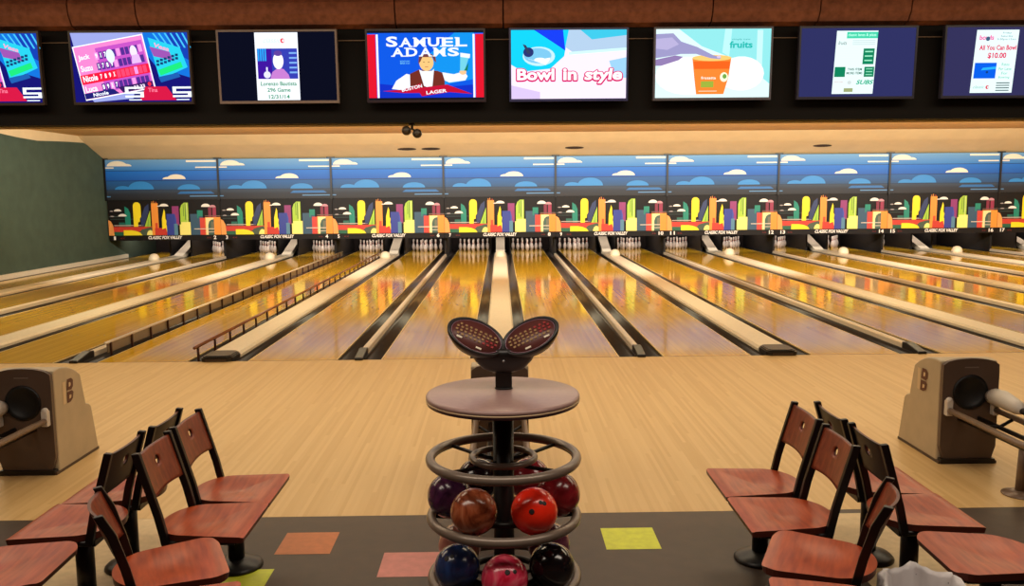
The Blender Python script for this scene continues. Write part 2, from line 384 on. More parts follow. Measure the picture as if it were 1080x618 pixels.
# ================================================================== PIN PITS, PINS
b = MB()
def kick(x0, x1, label):
    b = MB(); b.box(x0, x1, 17.25, 19.55, -.05, 1.3, M_dark)
    tag(bevel(b.build('kickback_partition'), .01), label, 'partition', 'dark partitions beside the pins')
for k in range(9):
    c = (k - 3) * P
    kick(c - .355, c - .30, 'dark partition standing just right of the pins of lane %s' % NUM[2 * k + 1])
    kick(c + .30, c + .355, 'dark partition standing just left of the pins of lane %s' % NUM[2 * k + 2])
for k in range(8):
    c = (k - 2.5) * P
    b = MB(); b.box(c - .03, c + .03, 16.3, 19.55, -.05, 1.3, M_dark); 
    tag(bevel(b.build('kickback_partition'), .01), 'dark partition between the pins of lanes %s and %s' % (NUM[2 * k + 2], NUM[2 * k + 3]), 'partition', 'dark partitions beside the pins')
b = MB(); b.box(XL + .03, XR - .01, 19.6, 19.68, -.12, 1.4, mat('curtain_dark', (30, 20, 16), .9, 0, .2, 8)); struct(b, 'trim_5', 'dark curtain behind the pins')
prof = [(.0258, 0), (.0286, .004), (.036, .03), (.0457, .057), (.0565, .086), (.0605, .114), (.0578, .149), (.0475, .184), (.0345, .219), (.0255, .24), (.0228, .254), (.0235, .27), (.0262, .300), (.0305, .328), (.0322, .343), (.0305, .36), (.023, .375), (.010, .381), (.0005, .3812)]
pb = MB(); pb.lathe(prof, M_white, 16)
for z0, z1, r0, r1 in ((.246, .254, .0248, .0236), (.264, .272, .0239, .0245)): pb.lathe([(r0, z0), (r1, z1)], M_red, 16)
pin_me = pb.mesh('bowling_pin')
ROWN = ['head pin', 'second row', 'third row', 'back row']
for n in range(1, 16):
    if n == 1: continue
    cx = lane_x(n)
    for row in range(4):
        for j in range(row + 1):
            o = bpy.data.objects.new('bowling_pin', pin_me); COL.objects.link(o)
            o.location = (cx + (j - row / 2) * .3048, 18.29 + row * .264, 0)
            if row == 0: s = 'white bowling pin, the front one of the rack on lane %s' % NUM[n]
            else:
                pos = [[], ['left', 'right'], ['left', 'middle', 'right'], ['leftmost', 'second from the left', 'second from the right', 'rightmost']][row][j]
                s = 'white bowling pin, %s in the %s on lane %s' % (pos, ['', 'second row', 'third row', 'back row'][row], NUM[n])
            tag(o, s, 'bowling pin', 'pins racked on lane %s' % NUM[n])

# ================================================================== PAINTED PANELS OVER THE PINS
MY = 16.05; ZB = .575; ZA = .735; ZC = 1.79; ZT = 2.975
HC = ZC - ZA
def art_city():
    A = Art(P, HC, paint)
    U = lambda x: (x - 55) / 800.; V = lambda y: (330 - y) / 245.
    def R(x0, y0, x1, y1, c): A.rect(U(x0), V(y1), U(x1), V(y0), c)
    def PL(pts, c): A.poly([(U(x), V(y)) for x, y in pts], c)
    teal = (24, 132, 112); red = (200, 56, 42); org = (240, 150, 56); yel = (250, 226, 34); lim = (168, 204, 62); blu = (48, 62, 150); pur = (142, 52, 112); slate = (52, 84, 108); pale = (246, 236, 128); wh = (240, 234, 224); gry = (70, 84, 66); dk = (54, 34, 40)
    R(130, 240, 172, 268, (30, 100, 86)); R(60, 197, 180, 202, (60, 80, 78)); R(70, 215, 300, 219, (46, 70, 66))
    PL([(175, 268), (175, 128), (200, 145), (213, 175), (215, 268)], teal)
    R(95, 258, 305, 264, (190, 170, 160))
    PL([(286, 262), (286, 215), (318, 135), (346, 112), (346, 160), (310, 262)], (44, 56, 98))
    PL([(U_, V_) for U_, V_ in [(235, 275), (235, 125), (240, 110), (252, 101), (272, 101), (285, 110), (290, 125), (290, 200), (280, 215), (280, 235), (266, 240), (266, 275)]], yel)
    PL([(308, 278), (355, 158), (355, 278)], lim); PL([(325, 278), (345, 200), (345, 278)], (130, 180, 60))
    R(85, 270, 370, 305, red); R(85, 305, 170, 330, (36, 96, 70)); A.poly([(U(x), V(330 - y)) for x, y in [(250, 0), (400, 0), (400, 55), (345, 55), (290, 40)]], gry)
    PL([(160, 330), (160, 294), (215, 294), (250, 300), (280, 312), (292, 330)], yel)
    A.poly(ell(U(350), .005, .031, .14, 16, 0, 180), pale)
    R(365, 108, 413, 330, org); R(370, 96, 374, 110, org); R(382, 92, 386, 110, org); R(398, 98, 402, 110, (226, 90, 40))
    R(388, 245, 406, 330, (214, 74, 40)); R(385, 280, 470, 330, red)
    PL([(436, 290), (438, 215), (455, 148), (462, 170), (462, 215), (470, 230), (466, 255), (474, 280), (470, 310), (462, 280)], yel)
    R(512, 130, 560, 262, pur); R(470, 183, 530, 330, blu); PL([(530, 183), (540, 220), (540, 330), (530, 330)], (60, 80, 170)); R(522, 252, 548, 330, (86, 132, 158))
    PL([(570, 262), (570, 150), (580, 122), (600, 106), (628, 106), (628, 262)], lim); R(592, 118, 596, 200, (70, 110, 50)); R(604, 112, 609, 225, (70, 110, 50)); R(616, 110, 619, 240, (230, 232, 170))
    R(563, 256, 650, 330, pale); R(574, 240, 650, 262, pale)
    R(640, 185, 700, 330, slate); R(690, 160, 730, 215, teal); R(700, 200, 730, 330, slate)
    R(708, 212, 746, 330, (208, 66, 52)); R(770, 140, 792, 212, (126, 36, 62)); R(800, 135, 826, 212, (150, 44, 76)); R(745, 196, 855, 202, (120, 90, 80))
    R(745, 208, 855, 330, org); R(750, 212, 806, 330, (250, 226, 160))
    A.poly([(U(x), V(y)) for x, y in [(766, 330), (766, 262), (774, 238), (788, 226), (808, 222), (808, 330)]], (64, 92, 82)); R(786, 240, 806, 300, (110, 110, 90))
    R(665, 286, 808, 291, (226, 210, 190)); R(745, 308, 808, 312, (226, 210, 190))
    PL([(57, 330), (57, 222), (75, 232), (90, 262), (95, 330)], (242, 160, 84))
    for x, y, ww, hh, c in [(100, 162, 55, 15, wh), (70, 163, 26, 6, (170, 160, 160)), (130, 197, 60, 17, wh), (72, 199, 30, 6, (170, 160, 160)), (425, 130, 64, 18, wh), (408, 131, 24, 6, wh), (722, 136, 66, 22, wh), (780, 139, 46, 16, (196, 140, 150))]:
        A.poly(ell(U(x + ww / 2), V(y), ww / 1600., hh / 245., 14, 0, 180), c)
        A.poly(ell(U(x + ww / 2), V(y), ww / 2000., .012, 14, 180, 360), (120, 110, 110))
    return A
cityA = art_city()
M_navyramp = bpy.data.materials.new('painted_sky'); M_navyramp.use_nodes = True
def mk_sky():
    nt = M_navyramp.node_tree; b = nt.nodes['Principled BSDF']; tc = nt.nodes.new('ShaderNodeTexCoord'); sp = nt.nodes.new('ShaderNodeSeparateXYZ')
    nt.links.new(tc.outputs['Object'], sp.inputs[0]); mp = nt.nodes.new('ShaderNodeMapRange'); mp.inputs[1].default_value = 0; mp.inputs[2].default_value = ZT - ZC
    nt.links.new(sp.outputs[2], mp.inputs[0]); r = nt.nodes.new('ShaderNodeValToRGB'); e = r.color_ramp.elements
    st = [(0, (26, 26, 30)), (.14, (34, 40, 52)), (.245, (48, 66, 88)), (.25, (34, 74, 116)), (.47, (26, 90, 158)), (.48, (12, 86, 176)), (.72, (20, 110, 206)), (.73, (44, 120, 196)), (1, (104, 156, 200))]
    e[0].position = 0; e[0].color = (*srgb(st[0][1]), 1); e[1].position = 1; e[1].color = (*srgb(st[-1][1]), 1)
    for p_, c in st[1:-1]:
        k = e.new(p_); k.color = (*srgb(c), 1)
    nt.links.new(mp.outputs[0], r.inputs[0]); nt.links.new(r.outputs[0], b.inputs['Base Color']); b.inputs['Roughness'].default_value = .5
mk_sky()
HS = ZT - ZC
def art_sky():
    A = Art(P, HS, paint); wh = (238, 228, 206); bl = (46, 134, 206)
    for v in (.245, .475, .725): A.rect(0, v - .006, 1, v + .006, (20, 34, 62))
    cloud(A, .235, .84, -.215, .13, wh); A.rect(.72, .93, .985, .975, wh); A.rect(.80, .785, .985, .815, wh); A.rect(.005, .785, .08, .815, wh)
    cloud(A, .51, .51, .20, .12, wh); A.poly(ell(.31, .26, .115, .2, 18, 0, 180), bl); A.poly(ell(.15, .26, .07, .09, 14, 0, 180), bl)
    A.poly(ell(.735, .25, .10, .13, 16, 0, 180), bl); A.poly([(.63, .14), (.66, .2), (.93, .2), (.96, .14)], (38, 104, 170)); A.rect(.74, .07, .985, .095, (90, 140, 190)); A.rect(.005, .07, .04, .095, (90, 140, 190))
    return A
skyA = art_sky()
city_art = cityA.b.mesh('skyline_picture'); sky_art = skyA.b.mesh('cloud_picture')
wm = mat('lettering_white', (246, 240, 232), .4)
for k in range(9):
    x0 = (k - 3.5) * P; a, c = 2 * k + 1, 2 * k + 2
    nm = '%s and %s' % (NUM[a], NUM[c]) if k < 8 else 'from seventeen on, at the right edge'
    r = empty('skyline_panel', (x0, MY, 0)); tag(r, 'black panel painted with a colourful skyline over lanes ' + nm, 'painted panel', 'skyline panels over the pins')
    b = MB(); b.box(.006, P - .006, .0, .05, ZB, ZC, mat('panel_black', (18, 12, 11), .5, spec=.3)); b.build('board', r)
    o = bpy.data.objects.new('skyline_picture', city_art); COL.objects.link(o); o.parent = r; o.location = (0, -.002, ZA)
    for body, u0, u1, v0, v1, bd in (('CLASSIC FOX VALLEY', .345, .645, .24, .86, .035), (str(a), .035 if a > 9 else .04, .077 if a > 9 else .058, .16, .84, .03), (str(c), .93, .973 if c > 9 else .955, .16, .84, .03)):
        A = Art(P, ZA - ZB, lambda c_: wm); A.text(body, u0, v0, u1, v1, 0, bd, .02 if len(body) > 2 else 0.)
        A.b.build('panel_lettering' if len(body) > 2 else 'lane_number', r, (0, -.004, ZB))
    for tx, u0, u1 in (('<<', .10, .14), ('>>', .87, .905)):
        A = Art(P, ZA - ZB, lambda c_: mat('marks_red', (130, 28, 24), .5)); A.text(tx, u0, .3, u1, .6, 0, 0.); A.b.build('arrow_mark', r, (0, -.004, ZB))
    r = empty('cloud_panel', (x0, MY, 0)); tag(r, 'blue sky panel painted with flat clouds above lanes ' + nm, 'painted panel', 'sky panels above the skyline')
    xs = -.02 if k else -.06
    b = MB(); b.box(.006 + (xs if not k else 0), P - .006, -.03, .04, 0, HS, M_navyramp); b.build('board', r, (0, 0, ZC + .004))
    o = bpy.data.objects.new('cloud_picture', sky_art); COL.objects.link(o); o.parent = r; o.location = (0, -.032, ZC + .004)
    b = MB(); b.box(-.028, .028, -.075, -.052, ZC - .02, ZT + .01, M_blk); b.box(-.12, .12, -.075, -.052, ZT + .01, ZT + .04, M_blk); b.build('post', r)

# ================================================================== SCREENS
TW, TH = 1.335, .80
def tv(cx, label, frame=(58, 48, 46), bg=(20, 22, 30), fade=1.0):
    r = empty('wall_screen', (cx, -.17, 2.97)); r.rotation_euler = (math.radians(3), 0, 0)
    tag(r, label, 'screen', 'screens on the black beam')
    fm = mat('bezel_%02x%02x%02x' % frame, frame, .35)
    b = MB(); t = .022
    for (x0, x1, z0, z1) in ((-TW / 2, TW / 2, 0, t * 1.3), (-TW / 2, TW / 2, TH - t, TH), (-TW / 2, -TW / 2 + t, t * 1.3, TH - t), (TW / 2 - t, TW / 2, t * 1.3, TH - t)): b.box(x0, x1, -.01, .05, z0, z1, fm)
    b.build('bezel', r)
    b = MB(); b.box(-TW / 2 + t, TW / 2 - t, .0, .045, t * 1.3, TH - t, M_blk); b.build('back_shell', r)
    b = MB(); b.box(-.2, .2, .045, .125, .25, .55, M_blkm); b.build('bracket', r)
    w_, h_ = TW - 2 * t, TH - 2.3 * t
    A = Art(w_, h_, lambda c: emit(c, 1.25), .0003); A.rect(0, 0, 1, 1, bg)
    return r, A, (-TW / 2 + t, -.002, t * 1.3)
def done(r, A, loc): A.b.build('screen_picture', r, loc)

def serif_word(A, w_, x0, y0, x1, y1, c, fs):
    n = len(w_); cw = (x1 - x0) / n
    for i, ch in enumerate(w_):
        big = fs and i == 0
        a = x0 + i * cw; h = (y1 - y0) * (1.15 if big else 1)
        arc = -.25 * (y1 - y0) * math.sin(PI * (i + .5) / n) * 0
        A.text(ch, a + cw * .1, y0 + arc, a + cw * .92, y0 + h + arc, c, .03)
        s = (y1 - y0) * .12
        def F(u, v): A.rect(a + cw * (u - .13), y0 + h * v - s / 2 + arc, a + cw * (u + .13), y0 + h * v + s / 2 + arc, c)
        for u, v in {'A': [(.15, .04), (.85, .04)], 'M': [(.16, .04), (.86, .04), (.16, .96), (.86, .96)], 'U': [(.16, .96), (.86, .96)], 'E': [(.1, .04), (.1, .96)], 'L': [(.16, .96), (.14, .04)], 'D': [(.1, .04), (.1, .96)], 'S': []}[ch]: F(u, v)
def scorebody(A):
    A.rect(0, 0, 1, 1, (22, 20, 110)); A.poly([(.5, 1), (1, 1), (1, .35), (.72, .5)], (20, 110, 210)); A.poly([(.82, 1), (1, 1), (1, .6), (.9, .7)], (20, 60, 170))
    for k in range(6): A.poly([(.70 + k * .05, .99), (.715 + k * .05, .99), (.80 + k * .045, .78), (.785 + k * .045, .78)], (70, 190, 240))
    A.poly([(0, 1), (.62, 1), (.5, .05), (.16, 0), (.11, .1)], (150, 160, 220))
    # cyan card, right
    def xr(q): return q
    A.poly([(.66, .93), (.93, .78), (.985, .5), (.74, .32)], (40, 200, 226)); A.poly([(.67, .8), (.84, .72), (.86, .6), (.70, .66)], (150, 80, 170)); A.text('Vesa', .70, .80, .84, .86, (240, 160, 200), .03, 0, -18)
    A.poly([(.73, .46), (.93, .58), (.945, .50), (.75, .38)], (30, 220, 120))
    for i in range(6):
        for j in range(2): A.rect(.72 + i * .033, .52 + j * .05 + i * .018, .745 + i * .033, .555 + j * .05 + i * .018, (20, 60, 110))
    A.poly([(.73, .36), (.9, .42), (.92, .36), (.75, .28)], (30, 90, 170))
    # tilted pink score card
    ang = math.radians(10)
    def xf(q):
        x, y = q; dx = (x - .5) * .60; dy = (y - .5) * .76
        return (.375 + dx * math.cos(ang) - dy * math.sin(ang) * .6 + -.02, .50 + dx * math.sin(ang) * 1.7 + dy * math.cos(ang))
    A.xf = xf
    A.rect(-.015, -.02, 1.015, 1.02, (250, 250, 255)); A.rect(0, 0, 1, 1, (236, 130, 200)); A.rect(.3, .08, .98, .92, (190, 80, 190))
    for j, nm_ in enumerate(['Jack', 'Suzu', 'Nicole', 'Luca']):
        y = .72 - j * .2
        if j == 2: A.rect(0, y - .04, 1, y + .14, (232, 24, 60))
        else: A.text(nm_, .03, y, .2, y + .12, (255, 240, 250), .03)
        if j == 2: A.text(nm_, .03, y + .0, .24, y + .12, (255, 240, 250), .03)
        for i in range(11):
            c = (80, 44, 140) if j != 2 else (250, 70, 110)
            if j != 2 or i > 3: A.rect(.27 + i * .064, y - .02, .322 + i * .064, y + .12, c if (i + j) % 5 else (236, 150, 220))
            if i < 4: A.text(['9', 'X', '7', '8'][(i + j) % 4], .28 + i * .064, y + .01, .31 + i * .064, y + .10, (255, 250, 255), .03)
    A.ell(.84, .72, .05, .12, (230, 220, 250)); A.poly([(.80, .66), (.9, .66), (.92, .5), (.78, .5)], (220, 180, 240))
    A.ell(.5, .72, .06, .13, (220, 240, 250))
    A.poly([(0, .0), (.5, .0), (.42, .11), (0, .11)], (30, 30, 110)); A.text('Nicole', .12, .02, .34, .09, (240, 245, 255), .03)
    A.poly([(.55, .0), (1, .0), (1, .12), (.5, .12)], (50, 24, 90)); A.text('33.33', .72, .02, .88, .09, (250, 230, 250), .03); A.ell(.95, .07, .025, .04, (240, 40, 70))
    A.xf = None
    A.poly([(.62, .22), (.80, .22), (.88, .02), (.56, .02)], (204, 24, 66)); A.text('Tina', .64, .14, .72, .2, (240, 120, 150), .02)
    for x in (.44, .85):
        ww = .16
        for y, a, c in ((.20, 0, 1), (.13, .0, 1), (.06 + .015, 0, 1)): A.rect(x, y - .012, x + ww, y + .016, (240, 248, 250))
        A.rect(x, .13, x + .03, .205, (240, 248, 250)); A.rect(x + ww - .03, .07, x + ww, .14, (240, 248, 250))
        A.rect(x + .03, .02, x + ww - .02, .035, (230, 240, 250))
SX = [-5.74, -4.08, -2.45, -.80, .80, 2.42, 4.05, 5.69]
r, A, l = tv(SX[0], 'leftmost screen, cut by the frame, showing a tilted scoreboard'); scorebody(A); done(r, A, l)
r, A, l = tv(SX[1], 'screen showing a pink tilted scoreboard in full, second from the left'); scorebody(A); done(r, A, l)
r, A, l = tv(SX[2], 'mostly dark screen with a pale frame showing a person giving a thumbs up', (128, 112, 108), (10, 12, 28))
A.rect(.31, .01, .68, .99, (238, 242, 250)); A.rect(.325, .32, .67, .76, (50, 60, 170)); A.poly([(.325, .32), (.45, .32), (.45, .76), (.4, .76), (.325, .55)], (60, 20, 150))
for k in range(4): A.rect(.33 + k * .02, .58, .343 + k * .02, .76, (40, 160, 240))
for k in range(5): A.rect(.60, .40 + k * .07, .665, .425 + k * .07, (120, 170, 230))
A.poly([(.43, .32), (.45, .42), (.50, .48), (.55, .46), (.59, .38), (.60, .32)], (190, 120, 200)); A.ell(.505, .58, .045, .12, (250, 240, 250)); A.ell(.505, .69, .035, .04, (90, 60, 150))
A.ell(.405, .38, .03, .05, (220, 220, 250)); A.rect(.398, .40, .412, .49, (220, 220, 250))
A.text('classic', .38, .84, .53, .92, (200, 226, 210), .0, .1); A.ell(.55, .87, .018, .035, (226, 60, 70)); A.ell(.556, .87, .009, .02, (250, 240, 250))
A.text('Lorenzo Bautista', .345, .22, .655, .28, (30, 140, 90), .02); A.text('296 Game', .40, .13, .60, .19, (30, 140, 90), .02); A.text('12/31/14', .41, .03, .59, .09, (30, 140, 90), .02); done(r, A, l)
r, A, l = tv(SX[3], 'bright blue beer screen reading SAMUEL ADAMS between red side bars', (44, 30, 44))
A.rect(0, .03, 1, .97, (16, 84, 216)); A.poly([(.45, .55), (.75, .97), (.92, .97), (.92, .3), (.6, .2)], (20, 140, 226)); A.poly([(.08, .03), (.92, .03), (.92, .22), (.5, .16), (.08, .24)], (18, 48, 190))
for x in (0, .93): A.rect(x, .03, x + .07, .95, (216, 22, 44))
A.rect(.075, .03, .092, .95, (236, 240, 250)); A.rect(.908, .03, .925, .95, (236, 240, 250))
# generic man in a white shirt and brown waistcoat raising a glass
wh = (232, 236, 244)
A.poly([(.2, .16), (.24, .28), (.33, .38), (.38, .36), (.40, .2), (.30, .14)], wh); A.poly([(.36, .2), (.36, .38), (.44, .44), (.60, .42), (.66, .38), (.66, .15), (.4, .14)], (110, 44, 34))
A.poly([(.44, .44), (.47, .42), (.55, .42), (.57, .45), (.55, .16), (.48, .2)], wh); A.poly([(.64, .4), (.67, .39), (.74, .37), (.83, .41), (.86, .34), (.84, .28), (.7, .25), (.66, .28)], wh)
A.ell(.505, .54, .062, .12, (236, 190, 120)); A.poly([(.435, .52), (.44, .62), (.47, .66), (.55, .665), (.585, .62), (.59, .54), (.57, .57), (.56, .62), (.47, .62), (.455, .56)], (110, 60, 60))
A.rect(.475, .545, .492, .552, (90, 50, 40)); A.rect(.517, .545, .534, .552, (90, 50, 40)); A.rect(.49, .475, .52, .482, (170, 80, 60))
A.ell(.82, .40, .03, .04, (232, 190, 140)); A.poly([(.795, .42), (.835, .42), (.875, .62), (.80, .66)], (110, 200, 220)); A.poly([(.83, .42), (.87, .54), (.86, .42)], (30, 120, 90)); A.poly([(.80, .62), (.88, .6), (.885, .66), (.80, .68)], wh)
A.poly([(.12, .13), (.3, .15), (.45, .24), (.47, .18), (.68, .22), (.9, .08), (.7, .11), (.46, .05), (.44, .1), (.3, .1)], (186, 18, 50))
serif_word(A, 'SAMUEL', .15, .77, .87, .90, wh, True); serif_word(A, 'ADAMS', .20, .63, .80, .755, wh, False)
A.text('BOSTON', .29, .115, .47, .165, wh, .03, 0, 12); A.text('LAGER', .50, .075, .68, .125, wh, .03, 0, 6); A.text('BOSTON', .28, .55, .36, .57, (130, 220, 230), 0.); A.text('BEER CO', .28, .52, .36, .54, (130, 220, 230), 0.)
done(r, A, l)
r, A, l = tv(SX[4], 'bright screen with pink lettering reading Bowl in style', (54, 56, 110))
A.rect(0, 0, 1, 1, (240, 226, 250)); A.poly([(0, 1), (.5, 1), (.46, .62), (.34, .44), (.1, .4), (0, .5)], (20, 200, 240)); A.poly([(.2, 1), (.45, 1), (.47, .7), (.40, .78)], (24, 60, 230)); A.poly([(.5, 1), (1, 1), (1, .72), (.55, .66), (.47, .75)], (170, 196, 222))
A.poly([(.6, 1), (1, 1), (1, .92), (.7, .86)], (60, 190, 220)); A.poly([(.5, .68), (1, .74), (1, .70), (.5, .64)], (200, 240, 236)); A.poly([(.85, .55), (1, .6), (1, .3), (.9, .3)], (150, 200, 240)); A.poly([(0, .2), (.25, .1), (.25, 0), (0, 0)], (210, 190, 236))
A.ell(.24, .62, .14, .14, (190, 226, 240)); A.ell(.23, .63, .12, .11, (120, 190, 226)); A.ell(.15, .68, .045, .07, (40, 50, 110)); A.poly([(.1, .8), (.13, .78), (.17, .66), (.14, .66)], (50, 60, 90)); A.ell(.25, .57, .05, .03, (240, 250, 255)); A.poly([(.12, .6), (.3, .5), (.33, .56), (.34, .6), (.2, .56)], (250, 250, 255))
for ring_ in (1, 0):
    for q in range(10 if ring_ else 1):
        ox = .011 * math.cos(q * PI / 5) * ring_; oy = .019 * math.sin(q * PI / 5) * ring_ - .006 * ring_
        for (wd, a, c_) in (('Bowl', .05, .375), ('in', .45, .57), ('style', .63, .955)):
            A.text(wd, a + ox, (.22 if wd == 'style' else .27) + oy, c_ + ox, .44 + oy, (206, 20, 96) if ring_ else (255, 244, 250), .035, .06 if wd == 'style' else 0)
done(r, A, l)
r, A, l = tv(SX[5], 'pale turquoise screen showing a hand reaching for an orange tub', (92, 92, 108))
A.rect(0, 0, 1, 1, (214, 240, 240)); A.poly([(.2, 1), (1, 1), (1, .2), (.85, .4), (.6, .62), (.4, .75)], (140, 220, 222)); A.poly([(.6, 1), (.66, 1), (.64, .6), (.58, .66)], (180, 234, 234)); A.rect(.88, .3, .93, .98, (190, 236, 234)); A.ell(.3, .32, .3, .28, (248, 244, 250)); A.ell(.75, .35, .2, .25, (244, 248, 250))
A.poly([(.32, .58), (.66, .58), (.64, .3), (.60, .05), (.36, .05), (.34, .3)], (240, 130, 50)); A.ell(.49, .58, .172, .045, (250, 196, 110)); A.poly([(.33, .53), (.65, .53), (.645, .42), (.34, .42)], (234, 96, 30))
hc = (150, 146, 190)
A.poly([(0, .93), (.15, .94), (.22, .82), (.36, .74), (.50, .62), (.57, .59), (.56, .56), (.48, .575), (.35, .64), (.22, .64), (.16, .62), (0, .58)], hc)
A.poly([(0, .56), (.17, .62), (.24, .60), (.2, .55), (.05, .47), (0, .47)], (140, 120, 170)); A.poly([(0, .86), (.14, .88), (.2, .78), (.1, .70), (0, .72)], (176, 168, 208)); A.ell(.55, .595, .018, .02, (210, 190, 216))
A.rect(.40, .15, .51, .24, (150, 170, 60)); A.text('frozatta', .40, .27, .53, .31, (255, 240, 226), .02); A.ell(.60, .30, .035, .07, (240, 246, 210)); A.ell(.605, .31, .018, .035, (110, 160, 70)); A.rect(.38, .09, .54, .10, (255, 220, 190))
A.text('simply new', .66, .83, .82, .86, (40, 150, 150), .0); A.text('fruits', .64, .72, .84, .82, (30, 178, 170), .03); done(r, A, l)
r, A, l = tv(SX[6], 'dim grey screen with a green and white price list in its middle', (50, 50, 68), (44, 46, 92))
def flyer(A, x0, x1, sk):
    def xf(q): return (x0 + q[0] * (x1 - x0) + sk * (q[1] - .5), .04 + q[1] * .92)
    A.xf = xf; A.rect(0, 0, 1, 1, (222, 240, 240))
flyer(A, .30, .66, .02)
A.rect(.25, .88, 1, .98, (60, 200, 160)); A.text('classic lanes & pizza', .28, .9, .96, .96, (190, 250, 230), .01); A.text('fruits', .05, .78, .25, .84, (60, 90, 80), .0, .1)
for k in range(3): A.rect(.4, .78 + k * .03, .95, .788 + k * .03, (170, 190, 190))
for k in range(6): A.rect(.08, .50 + k * .04, .6, .505 + k * .04, (220, 200, 210))
g = (16, 124, 86)
A.rect(.68, .47, .95, .72, g); A.rect(.02, .27, .28, .43, g); A.rect(.74, .27, .98, .43, g)
for k in range(3): A.rect(.72, .52 + k * .07, .91, .54 + k * .07, (150, 226, 190)); A.rect(.78, .30 + k * .045, .94, .312 + k * .045, (150, 226, 190))
A.text('THIS ITEM', .33, .37, .68, .41, (20, 100, 80), .02); A.text('MORE ITEMS', .31, .31, .70, .35, (20, 100, 80), .02)
A.text('SUBS', .56, .15, .96, .22, (20, 170, 130), .03, .1); A.text('Pizza Joes', .04, .18, .25, .2, (200, 90, 90), 0); A.rect(.28, .03, .5, .09, (150, 160, 110)); A.ell(.4, .18, .05, .03, (200, 210, 210)); A.xf = None; done(r, A, l)
r, A, l = tv(SX[7], 'rightmost screen with a white bowling notice reading All You Can Bowl $10.00', (50, 50, 68), (48, 46, 84))
flyer(A, .25, .62, .025)
A.text('bowls', .08, .84, .42, .92, (230, 90, 160), .03); A.ell(.28, .86, .05, .035, (60, 90, 120))
for y, t_, a, c in ((.93, 'Friday', .62, .82), (.88, 'Saturday', .58, .86), (.83, '9:30pm-12am', .50, .94)): A.text(t_, a, y, c, y + .035, (30, 130, 140), .0)
A.text('All You Can Bowl', .10, .68, .98, .76, (214, 24, 84), .03); A.text('$10.00', .32, .54, .76, .64, (214, 24, 84), .03)
A.rect(.04, .23, .56, .48, (10, 90, 220)); A.poly([(.2, .36), (.56, .38), (.56, .42), (.24, .40)], (40, 170, 240)); A.ell(.35, .33, .03, .02, (20, 60, 120))
for y, t_, a, c in ((.43, 'Rates', .68, .86), (.36, 'Per Lane', .62, .92), (.29, 'For', .70, .84), (.22, 'Bowling', .64, .90)): A.text(t_, a, y, c, y + .045, (60, 190, 160), .0)
A.text('classic', .05, .07, .32, .12, (150, 200, 190), .01, .1); A.ell(.40, .09, .04, .03, (210, 60, 80)); A.ell(.415, .09, .02, .015, (222, 240, 240))
for k in range(4): A.rect(.60, .03 + k * .04, .92, .045 + k * .04, (24, 60, 66))
A.xf = None; done(r, A, l)
# thin cable running between the screens
b = MB(); b.tube([(XL + .1, -.052, 3.66), (0, -.052, 3.675), (XR - .1, -.052, 3.66)], .005, mat('cable_grey', (150, 128, 110), .5), 6); tag(b.build('cable'), 'thin pale cable stretched along the black beam behind the screens', 'cable')
# hanging black wires on the brown soffit
# twin camera under the beam
r = empty('twin_camera', (-.995, .06, 2.755)); tag(r, 'small black twin headed camera hanging under the black beam', 'camera')
b = MB(); b.lathe([(.035, -.02), (.035, 0)], M_blk, 14); b.tube([(0, 0, -.01), (0, 0, -.07)], .014, M_blk, 8); b.tube([(-.06, -.01, -.085), (0, 0, -.06), (.06, 0, -.11)], .012, M_blk, 8); b.build('mount', r)
for dx, dz, nm_ in ((-.062, -.085, 'camera_head'), (.062, -.118, 'camera_head')):
    b = MB(); b.lathe([(.03, -.06), (.05, -.05), (.054, .02), (.046, .05), (.02, .06)], mat('camera_brown', (44, 34, 28), .35), 18, Matrix.Rotation(PI / 2, 4, 'X')); h = b.build(nm_, r, (dx, -.03, dz))
    b = MB(); b.lathe([(.028, 0), (.026, .012), (.012, .014)], mat('lens_glass', (70, 66, 60), .1), 16, Matrix.Rotation(PI / 2, 4, 'X')); b.build('lens', h, (0, -.058, 0))

